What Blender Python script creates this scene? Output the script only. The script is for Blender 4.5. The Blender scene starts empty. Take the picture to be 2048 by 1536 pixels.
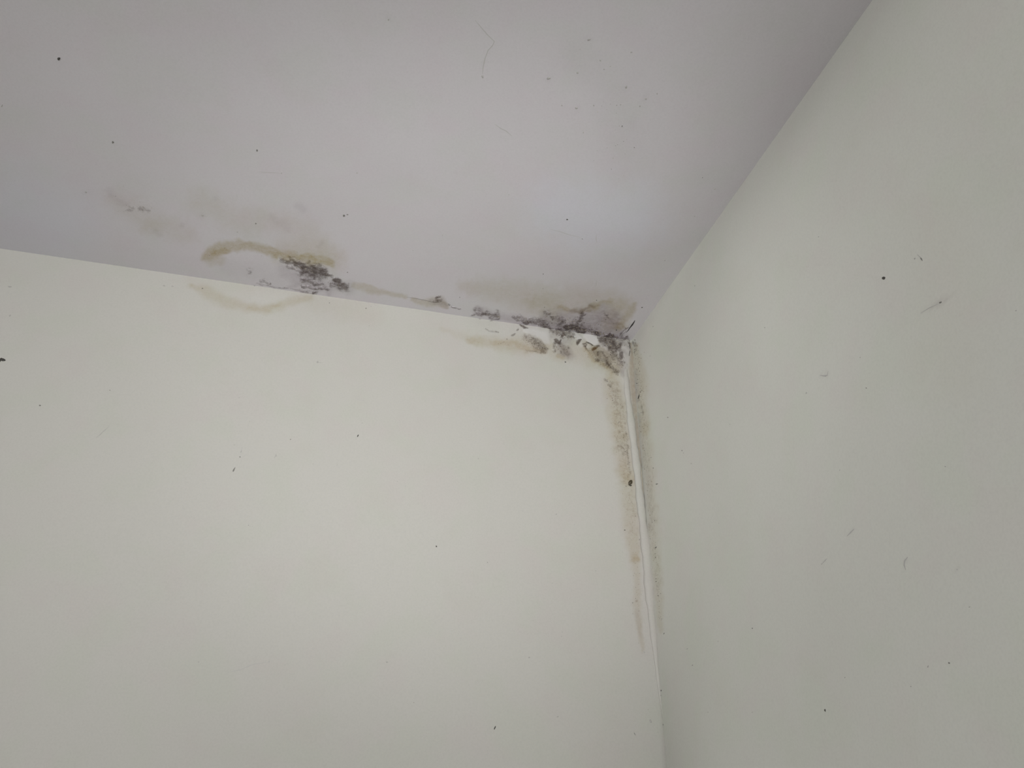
import bpy, math, random
import numpy as np
from mathutils import Vector, Matrix

random.seed(7)
SC = bpy.context.scene
COL = SC.collection

# ------------------------------------------------------------------ camera
# A phone held under the corner where ceiling, back wall and right wall meet.
# The corner is at (0, 0, 2.5); the room lies towards -x and -y.
H = 2.5
FOC = 1560.0                                   # focal length in pixels of the 2048x1536 frame
ROT = np.array([[0.96972652, -0.24412561, 0.00575862],
                [-0.12594251, -0.47979235, 0.86829591],
                [-0.20921032, -0.84273483, -0.49601316]])   # world -> camera
CAM = np.array([0.0, 0.0, H]) - 0.8 * np.array([0.34569388, 0.76898771, 0.53773009])
cam = bpy.data.objects.new('camera', bpy.data.cameras.new('camera'))
COL.objects.link(cam)
SC.camera = cam
M = Matrix.Identity(4)
for i in range(3):
    for j in range(3):
        M[i][j] = ROT[j][i]
    M[i][3] = CAM[i]
cam.matrix_world = M
cam.data.sensor_width = 36.0
cam.data.lens = FOC / 2048 * 36
cam.data.clip_start = 0.01

# ------------------------------------------------------------------ light
world = bpy.data.worlds.new('world')
SC.world = world
world.use_nodes = True
world.node_tree.nodes['Background'].inputs[0].default_value = (0.004, 0.004, 0.004, 1)


def aim(o, loc, tgt):
    o.location = loc
    o.rotation_euler = (Vector(tgt) - Vector(loc)).to_track_quat('-Z', 'Y').to_euler()


def spot(name, loc, tgt, ang, size, watt, col):
    L = bpy.data.lights.new(name, 'SPOT')
    L.spot_size = math.radians(ang)
    L.spot_blend = 1.0
    L.shadow_soft_size = size
    L.energy = watt
    L.color = col
    o = bpy.data.objects.new(name, L)
    COL.objects.link(o)
    aim(o, loc, tgt)


# unseen area fill, added behind the camera
L = bpy.data.lights.new('back_fill', 'AREA')
L.shape = 'RECTANGLE'
L.size, L.size_y = 1.0, 1.3
L.energy = 48.1
L.color = (1.0, 1.0, 1.0)
o = bpy.data.objects.new('back_fill', L)
COL.objects.link(o)
aim(o, (-0.6, -3.5, 1.5), (-0.6, 0, 1.5))
# added fill spots: far left, near left, two at camera (bright core, weak spill)
AIM = (-0.139, 0.0, 2.456)
spot('far_left_fill', tuple(CAM + np.array([-1.4, -0.2, 0.0])), AIM, 120, 0.05, 23.0, (1, 1, 1))
spot('near_left_fill', tuple(CAM + np.array([-0.35, -0.1, -0.1])), (-0.305, 0.0, 2.435), 45, 0.05, 5.0, (1, 1, 1))
spot('camera_fill', tuple(CAM), AIM, 60, 0.05, 4.78, (1, 1, 1))
spot('camera_fill_wide', tuple(CAM), AIM, 120, 0.05, 1.15, (1, 1, 1))

vs = SC.view_settings
vs.view_transform = 'Standard'
vs.look = 'None'
vs.exposure = 0.0
vs.gamma = 1.0
vs.use_curve_mapping = False
SC.cycles.max_bounces = 8

# ------------------------------------------------------------------ mapping photo marks onto the surfaces
AX = {'c': (2, H), 'b': (1, 0.0), 'r': (0, 0.0)}


def hit(px, py, s):
    """point of surface s ('c' ceiling, 'b' back wall, 'r' right wall) seen at a photo position"""
    d = ROT.T @ np.array([(px - 1024) / FOC, -(py - 768) / FOC, -1.0])
    a, v = AX[s]
    return CAM + d * ((v - CAM[a]) / d[a])


def sheet(P):
    """tracing-sheet coordinates (the photo's pixels) of points lying on a wall: used once, to place the marks"""
    q = (P - CAM) @ ROT.T
    z = np.maximum(-q[:, 2], 0.02)
    return q[:, 0] / z * FOC + 1024, -q[:, 1] / z * FOC + 768


_rng = np.random.default_rng(11)
_LAT = _rng.random((256, 256))


def vnoise(x, y, s, seed=0):
    x = x / s + seed * 17.3
    y = y / s + seed * 5.7
    xi, yi = np.floor(x).astype(int), np.floor(y).astype(int)
    fx, fy = x - xi, y - yi
    fx, fy = fx * fx * (3 - 2 * fx), fy * fy * (3 - 2 * fy)
    a = _LAT[xi & 255, yi & 255]
    b = _LAT[(xi + 1) & 255, yi & 255]
    c = _LAT[xi & 255, (yi + 1) & 255]
    d = _LAT[(xi + 1) & 255, (yi + 1) & 255]
    return (a * (1 - fx) + b * fx) * (1 - fy) + (c * (1 - fx) + d * fx) * fy - 0.5


def smooth(t):
    t = np.clip(t, 0, 1)
    return t * t * (3 - 2 * t)


def stroke(X, Y, pts, amp, soft=0.7, warp=5.0):
    """mask of a brush stroke; pts = (x, y, half width)"""
    xs = [p[0] for p in pts]
    ys = [p[1] for p in pts]
    wm = max(p[2] for p in pts) * 1.6 + 10
    sel = np.nonzero((X > min(xs) - wm) & (X < max(xs) + wm) & (Y > min(ys) - wm) & (Y < max(ys) + wm))[0]
    out = np.zeros_like(X)
    if not len(sel):
        return out
    x, y = X[sel], Y[sel]
    k = warp
    wx = x + k * 1.6 * vnoise(x, y, 14, 1) + k * 0.9 * vnoise(x, y, 5, 2)
    wy = y + k * 1.6 * vnoise(x, y, 14, 3) + k * 0.9 * vnoise(x, y, 5, 4)
    best = np.zeros_like(x)
    if len(pts) == 1:
        pts = [pts[0], (pts[0][0] + 0.01, pts[0][1], pts[0][2])]
    for (x0, y0, w0), (x1, y1, w1) in zip(pts[:-1], pts[1:]):
        dx, dy = x1 - x0, y1 - y0
        t = np.clip(((wx - x0) * dx + (wy - y0) * dy) / (dx * dx + dy * dy), 0, 1)
        d = np.hypot(wx - x0 - t * dx, wy - y0 - t * dy)
        w = w0 + (w1 - w0) * t
        m = smooth((w * (1 + soft * 0.5) - d) / (w * soft + 1e-6))
        best = np.maximum(best, m)
    out[sel] = best * amp
    return out


# channels: T tan water stain, V violet-grey bloom, M dark mould, P pale bare plaster, R rust brown
MARKS = {'c': [
    ('T', .62, 1.2, 4, [(410, 513, 9), (424, 503, 12), (450, 494, 11), (480, 489, 9), (512, 492, 9), (545, 503, 8), (572, 513, 9), (602, 517, 9), (640, 520, 9), (664, 527, 7)]),
    ('T', .55, 1.2, 3, [(428, 504, 6), (438, 502, 7), (456, 500, 5)]),
    ('T', .30, 1.4, 4, [(418, 515, 13), (440, 520, 9)]),
    ('T', .30, 1.6, 6, [(560, 505, 20), (620, 508, 26), (670, 520, 20)]),
    ('T', .30, 1.0, 4, [(605, 512, 4), (620, 510, 5), (640, 519, 5), (660, 525, 6)]),
    ('T', .16, 1.8, 9, [(400, 400, 22), (480, 440, 24), (560, 445, 24), (620, 470, 24), (650, 490, 16)]),
    ('T', .16, 1.8, 9, [(300, 452, 14), (350, 460, 22), (380, 470, 16)]),
    ('T', .14, 1.8, 9, [(230, 400, 20), (300, 440, 24)]),
    ('T', .40, 1.3, 3, [(708, 570, 5), (728, 574, 7), (745, 580, 7), (775, 586, 5), (812, 592, 4)]),
    ('T', .42, 1.3, 3, [(826, 600, 4), (852, 606, 8), (876, 603, 11), (892, 612, 5)]),
    ('V', .35, 1.3, 3, [(862, 603, 6), (880, 603, 9), (890, 610, 5)]),
    ('T', .26, 1.7, 8, [(930, 572, 14), (980, 578, 20), (1040, 588, 27), (1100, 603, 28), (1180, 596, 26), (1250, 606, 18)]),
    ('T', .25, 1.6, 8, [(1060, 605, 18), (1110, 618, 22)]),
    ('T', .42, 1.4, 5, [(1122, 612, 5), (1142, 621, 5), (1160, 625, 6), (1172, 616, 5), (1186, 609, 4), (1205, 606, 5), (1220, 603, 6)]),
    ('R', .30, 1.5, 5, [(1140, 621, 3), (1158, 626, 5), (1168, 619, 3), (1178, 612, 3), (1190, 609, 2)]),
    ('T', .40, 1.2, 3, [(1176, 622, 3), (1184, 615, 5), (1196, 612, 5)]),
    ('T', .50, 1.6, 3, [(1238, 656, 6), (1246, 642, 8), (1256, 630, 8), (1266, 617, 7), (1271, 608, 4)]),
    ('T', .45, 1.4, 3, [(1234, 652, 10), (1248, 655, 6)]),
    ('T', .30, 1.5, 5, [(1215, 650, 14), (1240, 612, 16)]),
    ('P', .55, 1.2, 2, [(1252, 652, 4), (1258, 645, 4)]),
    ('V', .24, 1.6, 6, [(575, 540, 16), (620, 560, 22), (660, 568, 20)]),
    ('V', .40, 1.3, 6, [(600, 531, 8), (620, 539, 13), (648, 545, 8)]),
    ('V', .26, 1.4, 6, [(606, 562, 7), (640, 570, 9), (655, 578, 8)]),
    ('V', .10, 1.6, 8, [(450, 532, 14), (540, 548, 18), (600, 565, 18)]),
    ('V', .30, 1.4, 4, [(672, 565, 10), (696, 576, 13)]),
    ('V', .40, 1.6, 7, [(1090, 640, 12), (1130, 640, 22), (1180, 646, 28), (1222, 650, 22), (1244, 680, 12)]),
    ('V', .45, 1.4, 7, [(1120, 652, 10), (1160, 656, 12), (1195, 668, 10), (1240, 676, 8)]),
    ('V', .40, 1.3, 5, [(1098, 645, 8), (1115, 650, 13)]),
    ('V', .32, 1.5, 5, [(1170, 625, 12), (1205, 622, 16), (1228, 628, 12)]),
    ('V', .30, 1.5, 4, [(955, 622, 8), (1010, 636, 9), (1065, 646, 10)]),
    # black mould by the ring stain
    ('M', .80, 1.1, 4, [(586, 528, 4), (600, 532, 8), (616, 536, 12), (636, 540, 11), (652, 548, 6)]),
    ('M', .62, 1.0, 3, [(562, 523, 4), (574, 522, 7), (590, 523, 6)]),
    ('M', .5, .9, 3, [(574, 532, 2), (582, 537, 3), (590, 540, 2)]),
    ('M', .42, 1.3, 4, [(600, 546, 8), (640, 553, 9)]),
    ('M', .62, .9, 3, [(604, 560, 4), (618, 562, 3), (632, 566, 4), (646, 569, 2)]),
    ('M', .55, .9, 3, [(602, 576, 2), (620, 574, 3), (636, 577, 3), (652, 576, 5)]),
    ('M', .92, .8, 1.5, [(671, 557, 5), (676, 559, 6)]),
    ('M', .58, 1.1, 3, [(662, 566, 5), (676, 568, 6), (692, 567, 4)]),
    ('M', .62, 1.1, 3, [(684, 574, 8), (694, 577, 8)]),
    ('M', .48, 1.1, 3, [(648, 546, 4), (656, 549, 3), (662, 550, 3)]),
    ('M', .36, 1.4, 3, [(500, 543, 7)]),
    ('M', .46, 1.0, 2, [(520, 563, 3), (532, 561, 5), (541, 566, 3)]),
    ('M', .36, .9, 2, [(512, 566, 1.5), (545, 573, 2), (580, 577, 2), (606, 582, 2.5), (622, 586, 4), (634, 586, 5)]),
    ('M', .85, .8, 1, [(628, 586, 3), (633, 585, 2)]),
    ('M', .30, 1.4, 3, [(576, 574, 4), (598, 568, 4)]),
    # faint arc of mildew further left
    ('M', .30, 1.3, 3, [(214, 377, 4), (226, 390, 5)]),
    ('M', .26, 1.4, 3, [(240, 400, 7), (252, 408, 6)]),
    ('M', .36, 1.3, 2, [(258, 418, 6), (265, 417, 4)]),
    ('M', .36, 1.3, 2, [(277, 416, 4), (289, 421, 5), (300, 421, 4)]),
    ('M', .24, 1.3, 2, [(172, 384, 5)]), ('M', .22, 1.3, 2, [(310, 462, 5), (322, 470, 4)]),
    ('M', .24, 1.3, 2, [(365, 449, 5)]), ('M', .24, 1.2, 2, [(405, 430, 4)]),
    ('M', .28, 1.4, 3, [(596, 410, 7), (608, 419, 6)]), ('M', .22, 1.5, 3, [(432, 396, 5)]),
    ('M', .20, 1.5, 4, [(540, 430, 6), (575, 455, 8)]), ('M', .22, 1.5, 3, [(638, 492, 5), (645, 486, 4)]),
    # along the joint with the back wall
    ('M', .70, .8, 1, [(872, 594, 2), (878, 592, 2.5)]),
    ('M', .60, 1.0, 2, [(868, 601, 3), (880, 600, 4)]),
    ('M', .62, .8, 1, [(896, 608, 1.2), (900, 610, 1.2)]),
    ('M', .62, .8, 1, [(904, 613, 1.2), (911, 616, 1.5)]), ('M', .5, .8, 1, [(914, 617, 1), (919, 617, 1)]),
    ('M', .48, 1.2, 3, [(952, 620, 2), (960, 625, 4), (972, 628, 4)]),
    ('M', .62, 1.2, 3, [(968, 627, 3), (982, 632, 4), (996, 634, 5)]),
    ('M', .45, 1.2, 3, [(988, 628, 3), (996, 624, 4)]),
    ('V', .25, 1.2, 2, [(955, 615, 4), (962, 620, 4)]), ('M', .55, .8, 1, [(944, 629, 2), (950, 627, 1.5)]),
    ('M', .50, 1.1, 3, [(1030, 636, 4), (1044, 634, 4), (1056, 642, 5)]),
    ('M', .68, 1.1, 3, [(1052, 642, 4), (1070, 641, 7), (1084, 644, 8), (1092, 652, 6)]),
    ('M', .68, 1.0, 2, [(1082, 650, 3), (1094, 655, 3), (1104, 658, 3), (1118, 660, 3), (1140, 662, 3)]),
    ('M', .55, 1.1, 3, [(1095, 629, 4), (1104, 633, 5)]),
    ('M', .45, 1.2, 3, [(1112, 635, 4), (1118, 648, 6), (1128, 640, 4)]),
    ('M', .13, 1.3, 7, [(1096, 640, 10), (1140, 646, 18), (1200, 646, 22), (1236, 664, 12)]),
    ('M', .95, .9, 2, [(1134, 653, 6), (1142, 651, 5)]),
    ('M', .92, .9, 2, [(1148, 655, 5), (1158, 658, 6), (1170, 660, 4)]),
    ('M', .68, 1.1, 3, [(1164, 628, 5), (1160, 638, 4), (1155, 646, 4)]),
    ('M', .38, 1.3, 4, [(1120, 650, 8), (1150, 648, 9), (1170, 652, 8)]),
    ('V', .30, 1.3, 4, [(1172, 650, 10), (1190, 648, 10), (1190, 660, 8)]),
    ('M', .52, 1.1, 3, [(1162, 655, 5), (1186, 662, 5), (1196, 668, 4), (1204, 676, 3)]),
    ('M', .42, 1.2, 3, [(1210, 624, 4), (1218, 630, 3)]), ('V', .16, 1.3, 4, [(1225, 636, 9)]),
    ('V', .28, 1.3, 5, [(1202, 638, 12), (1222, 648, 12)]),
    ('M', .70, .9, 1, [(1192, 665, 3), (1198, 671, 2)]),
    ('M', .90, 1.0, 2, [(1204, 675, 4), (1216, 675, 6), (1222, 670, 4)]),
    ('M', .80, 1.0, 2, [(1222, 674, 4), (1234, 672, 2)]),
    ('M', .65, 1.0, 2, [(1228, 679, 4), (1246, 677, 4), (1256, 677, 4)]),
    ('M', .55, .9, 1, [(1241, 668, 1.5), (1250, 660, 2), (1256, 655, 1.2)]),
    # soft dirty blotches higher up
    ('V', .06, 1.9, 12, [(1150, 110, 30), (1240, 170, 50), (1250, 290, 45)]),
    ('V', .09, 1.5, 4, [(1098, 150, 7)]), ('V', .08, 1.5, 4, [(1178, 68, 7)]),
    ('V', .09, 1.5, 4, [(1290, 180, 7)]), ('V', .08, 1.5, 4, [(1250, 160, 7)]),
    ('V', .06, 1.5, 4, [(1153, 205, 7)]), ('V', .06, 1.5, 4, [(1260, 230, 9)]),
    ('V', .10, 1.4, 2, [(965, 118, 3), (968, 130, 3)]), ('V', .08, 1.4, 2, [(770, 40, 4), (780, 38, 3)]),
    ('B', .50, 1.7, 16, [(1120, 410, 60), (1190, 425, 78), (1255, 420, 66)]),
    ('B', .45, 1.9, 12, [(30, 420, 90), (120, 450, 70)]),  # bluish lightening in place of missing light at the far left
], 'b': [
    ('T', .30, 1.5, 4, [(382, 572, 5), (405, 580, 9), (432, 594, 12), (462, 607, 11), (492, 616, 9), (522, 619, 9), (560, 611, 9), (592, 602, 8), (622, 598, 6)]),
    ('T', .18, 1.5, 3, [(500, 619, 4), (530, 619, 5), (558, 610, 4)]),
    ('T', .09, 1.9, 8, [(620, 600, 16), (690, 612, 24), (745, 628, 18)]),
    ('T', .06, 1.9, 8, [(380, 562, 10), (620, 592, 12)]),
    ('T', .14, 1.7, 5, [(880, 655, 4), (915, 668, 8), (950, 678, 9)]),
    ('T', .34, 1.5, 4, [(940, 680, 7), (975, 685, 9), (1010, 690, 13), (1050, 690, 16), (1085, 693, 13)]),
    ('T', .30, 1.3, 3, [(985, 686, 5), (1030, 686, 5), (1052, 698, 6), (1088, 702, 6)]),
    ('T', .24, 1.6, 4, [(1096, 690, 8), (1115, 710, 12), (1150, 700, 18), (1180, 715, 18)]),
    ('T', .40, 1.2, 2, [(1116, 711, 4), (1126, 714, 4)]),
    ('T', .46, 1.3, 4, [(1172, 694, 8), (1190, 704, 16), (1206, 716, 20), (1225, 735, 16)]),
    ('T', .30, 1.2, 3, [(1170, 693, 3), (1178, 708, 3), (1186, 720, 3), (1200, 728, 4), (1215, 735, 4)]),
    ('T', .36, 1.3, 4, [(1222, 760, 15), (1230, 800, 18), (1238, 840, 19), (1244, 880, 18), (1249, 920, 18), (1254, 950, 18)]),
    ('T', .18, 1.3, 4, [(1233, 830, 9), (1243, 870, 10)]), ('T', .18, 1.3, 4, [(1246, 940, 12)]),
    ('T', .30, 1.4, 4, [(1256, 965, 17), (1260, 1000, 18), (1263, 1040, 17), (1267, 1080, 14), (1271, 1115, 10)]),
    ('T', .24, 1.5, 3, [(1271, 1115, 9), (1274, 1160, 7), (1274, 1200, 8), (1279, 1260, 6), (1284, 1300, 3)]),
    ('T', .30, 1.3, 2, [(1268, 1118, 5), (1276, 1118, 5)]),
    ('V', .12, 1.4, 2, [(1274, 1225, 6), (1279, 1262, 5), (1282, 1275, 4)]),
    ('R', .45, .9, 1, [(1273, 1203, 2)]),
    ('V', .45, 1.3, 5, [(1200, 682, 8), (1222, 692, 16), (1242, 700, 14), (1244, 722, 11), (1247, 748, 8)]),
    ('V', .34, 1.2, 2, [(1262, 690, 5), (1264, 740, 6), (1268, 790, 6), (1274, 850, 5), (1282, 930, 3)]),
    ('T', .42, 1.2, 2, [(1262, 690, 5), (1264, 740, 7), (1268, 790, 7), (1275, 850, 6), (1283, 940, 4), (1292, 1040, 2)]),
    ('V', .26, 1.4, 4, [(1062, 672, 8), (1082, 690, 12)]),
    ('V', .34, 1.4, 4, [(1110, 668, 12), (1140, 672, 14)]), ('V', .28, 1.4, 4, [(1128, 698, 16), (1140, 712, 8)]),
    ('V', .20, 1.5, 4, [(1195, 700, 14), (1215, 720, 14)]),
    ('P', .70, 1.0, 3, [(1050, 660, 5), (1070, 665, 8), (1088, 672, 10), (1094, 684, 6)]),
    ('P', .65, 1.0, 2, [(1150, 668, 5), (1160, 678, 5)]),
    ('P', .95, .9, 2, [(1172, 672, 5), (1182, 678, 9), (1192, 682, 8)]),
    ('P', .45, 1.1, 2, [(1164, 690, 5), (1178, 694, 4)]), ('P', .35, 1.1, 2, [(1206, 690, 5), (1212, 697, 4)]),
    ('P', .25, 1.4, 4, [(1250, 700, 5), (1250, 730, 5)]),
    ('P', .16, 1.5, 3, [(520, 590, 14), (560, 590, 12)]),
    # mould flecks below the joint
    ('M', .72, .9, 1, [(1040, 650, 1.5), (1047, 654, 3), (1056, 656, 1.2)]),
    ('M', .5, .9, 1, [(1036, 661, 2)]), ('M', .45, .9, 1, [(990, 637, 2), (980, 640, 1.5)]),
    ('M', .66, .8, 1, [(986, 638, 2), (990, 640, 1.5)]), ('M', .6, .8, 1, [(961, 636, 2)]),
    ('M', .40, .8, 1, [(970, 660, 1), (980, 663, 1.3), (996, 666, 1.5)]),
    ('M', .5, .9, 1, [(1024, 671, 2.5), (1030, 668, 1.5)]),
    ('M', .30, 1.4, 3, [(1052, 676, 6), (1068, 682, 7)]),
    ('M', .38, 1.3, 3, [(1072, 686, 6), (1086, 692, 8), (1090, 702, 5)]),
    ('M', .6, .9, 1, [(1078, 687, 2)]), ('M', .45, 1.1, 2, [(1092, 699, 3)]),
    ('M', .34, 1.2, 2, [(1052, 702, 2), (1070, 703, 2), (1086, 705, 3)]),
    ('M', .50, 1.2, 3, [(1102, 661, 4), (1112, 664, 5), (1122, 668, 5)]),
    ('M', .72, 1.0, 2, [(1122, 662, 4), (1126, 668, 4), (1122, 673, 3)]),
    ('M', .58, 1.1, 2, [(1134, 668, 5), (1146, 668, 4)]),
    ('M', .72, .8, 1, [(1126, 672, 1.5), (1136, 675, 2), (1146, 674, 1.5), (1150, 677, 1.2)]),
    ('M', .80, .9, 1.5, [(1110, 681, 3), (1117, 684, 4), (1120, 680, 2)]),
    ('M', .5, 1.0, 2, [(1108, 687, 3), (1106, 697, 3), (1110, 702, 3)]),
    ('V', .32, 1.3, 3, [(1120, 690, 9), (1128, 700, 11), (1136, 706, 8)]),
    ('M', .24, 1.3, 3, [(1120, 690, 7), (1128, 700, 9), (1136, 706, 6)]),
    ('M', .55, .9, 1, [(1122, 706, 2)]), ('M', .5, .9, 1, [(1138, 698, 2)]),
    ('M', .85, .9, 1.5, [(1158, 684, 4), (1162, 681, 2), (1156, 688, 3)]),
    ('M', .80, .7, 1, [(1172, 686, 1.2), (1180, 688, 1.6), (1186, 692, 1.2), (1200, 693, 1)]),
    ('M', .6, 1.0, 1, [(1168, 692, 3), (1172, 690, 2)]),
    ('M', .62, .9, 1, [(1170, 695, 2), (1173, 700, 1.5)]),
    ('M', .13, 1.3, 5, [(1106, 668, 9), (1140, 672, 12), (1128, 696, 14)]),
    ('M', .12, 1.3, 5, [(1200, 690, 10), (1226, 700, 15), (1212, 722, 14), (1230, 740, 8)]),
    ('M', .16, 1.2, 5, [(1060, 684, 9), (1084, 694, 9)]),
    ('V', .22, 1.5, 6, [(1190, 700, 12), (1214, 722, 18)]),
    ('R', .30, 1.2, 3, [(1196, 708, 3), (1210, 714, 4), (1222, 742, 3)]), ('R', .25, 1.2, 3, [(1120, 690, 3), (1136, 706, 3)]),
    ('R', .95, .8, 1, [(1186, 699, 3), (1190, 697, 3)]), ('R', .8, .8, 1, [(1194, 695, 2)]),
    ('M', .82, 1.0, 3, [(1206, 676, 5), (1218, 680, 7), (1232, 676, 5)]),
    ('M', .60, 1.1, 3, [(1196, 674, 3), (1204, 684, 5), (1215, 690, 7)]),
    ('M', .90, 1.0, 3, [(1222, 694, 9), (1232, 698, 8)]),
    ('M', .65, 1.1, 3, [(1222, 706, 6), (1228, 712, 6)]), ('M', .8, .9, 1, [(1256, 689, 3)]),
    ('M', .60, 1.0, 2, [(1236, 684, 4), (1246, 680, 5), (1256, 681, 4)]),
    ('M', .80, .9, 1, [(1240, 710, 4), (1241, 718, 4)]),
    ('M', .45, 1.2, 3, [(1236, 724, 5), (1244, 728, 4)]),
    ('M', .60, 1.1, 2, [(1194, 722, 4), (1199, 723, 4)]), ('M', .30, 1.2, 2, [(1205, 722, 3)]),
    ('M', .62, 1.0, 2, [(1224, 738, 4), (1230, 744, 6), (1233, 748, 3)]),
    ('M', .50, .9, 2, [(1196, 708, 3), (1202, 704, 2), (1208, 712, 2)]),
    ('M', .50, .9, 2, [(1210, 724, 2), (1218, 730, 3), (1222, 728, 2)]),
    ('M', .20, 1.2, 4, [(1190, 706, 7), (1208, 716, 12), (1224, 728, 10)]),
    ('M', .55, .8, 1, [(1208, 757, 1.5), (1212, 762, 2)]), ('M', .4, .9, 1, [(1216, 768, 2), (1220, 775, 1.5)]),
    ('M', .20, 1.3, 3, [(1222, 768, 9), (1234, 800, 12), (1240, 850, 12), (1246, 900, 12)]),
    ('M', .12, 1.3, 3, [(1246, 900, 14), (1258, 980, 14), (1264, 1060, 12)]),
    ('M', .30, 1.0, 1, [(1250, 845, 1), (1254, 880, 2), (1258, 920, 1.5), (1262, 948, 1.5)]),
], 'r': [
    ('T', .30, 1.5, 4, [(1270, 690, 6), (1276, 722, 10), (1281, 762, 12), (1284, 800, 10), (1290, 860, 10)]),
    ('T', .22, 1.5, 4, [(1290, 860, 11), (1298, 950, 11), (1306, 1050, 11), (1312, 1120, 9), (1318, 1200, 7), (1322, 1260, 5)]),
    ('V', .30, 1.4, 4, [(1265, 735, 6), (1268, 775, 8), (1272, 800, 5)]),
    ('V', .16, 1.6, 4, [(1276, 830, 6), (1292, 960, 8), (1300, 1060, 7)]),
    ('V', .14, 1.9, 5, [(1276, 668, 9), (1300, 626, 11), (1330, 575, 12)]),
    ('M', .40, 1.1, 2, [(1270, 684, 3), (1272, 700, 2)]), ('M', .5, .9, 1, [(1264, 683, 3), (1268, 690, 2)]),
    ('M', .14, 1.3, 4, [(1276, 760, 8), (1284, 820, 9), (1294, 900, 8), (1300, 1000, 9), (1308, 1100, 9), (1316, 1180, 6)]),
    ('M', .36, 1.1, 1, [(1278, 800, 3)]), ('M', .36, 1.1, 1, [(1274, 767, 2)]),
    ('M', .32, .9, 1, [(1284, 812, 1.5), (1286, 830, 1.5)]),
    ('T', .05, 1.9, 10, [(1880, 450, 60), (1900, 600, 70), (1900, 740, 60)]),
    ('V', .16, 1.4, 2, [(1866, 614, 4), (1880, 606, 6), (1894, 598, 3)]),
    ('V', .08, 1.5, 2, [(1842, 624, 3), (1860, 616, 4), (1900, 592, 3), (1915, 586, 2)]),
    ('V', .12, 1.4, 1, [(1642, 750, 2), (1654, 752, 3)]), ('V', .10, 1.4, 1, [(1657, 740, 2), (1657, 752, 2)]),
    ('V', .10, 1.4, 1, [(1694, 1070, 2), (1702, 1062, 3), (1706, 1058, 2)]),
    ('V', .14, 1.4, 1, [(1814, 1114, 2.5), (1808, 1124, 2.5), (1808, 1138, 3)]),
    ('V', .12, 1.4, 1, [(1910, 1138, 4), (1918, 1134, 2)]), ('V', .12, 1.4, 1, [(1938, 1214, 4)]),
    ('V', .08, 1.4, 1, [(1642, 1126, 2), (1650, 1118, 2)]), ('V', .08, 1.4, 1, [(1820, 1374, 3)]),
]}


def masks(s, P):
    X, Y = sheet(P)
    ch = {k: np.zeros(len(P)) for k in 'TVMPRB'}
    for c, amp, soft, warp, pts in MARKS[s]:
        if c == 'M' and s == 'c' and amp <= .31:
            c, amp, soft = 'V', amp * .55, 1.8          # thin haze of mildew, no crust
        elif c == 'M':
            soft, warp = soft * 1.45, warp + 1.5
        m = stroke(X, Y, pts, amp, soft, warp)
        ch[c] = 1 - (1 - ch[c]) * (1 - m)
    return ch, X, Y


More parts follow.
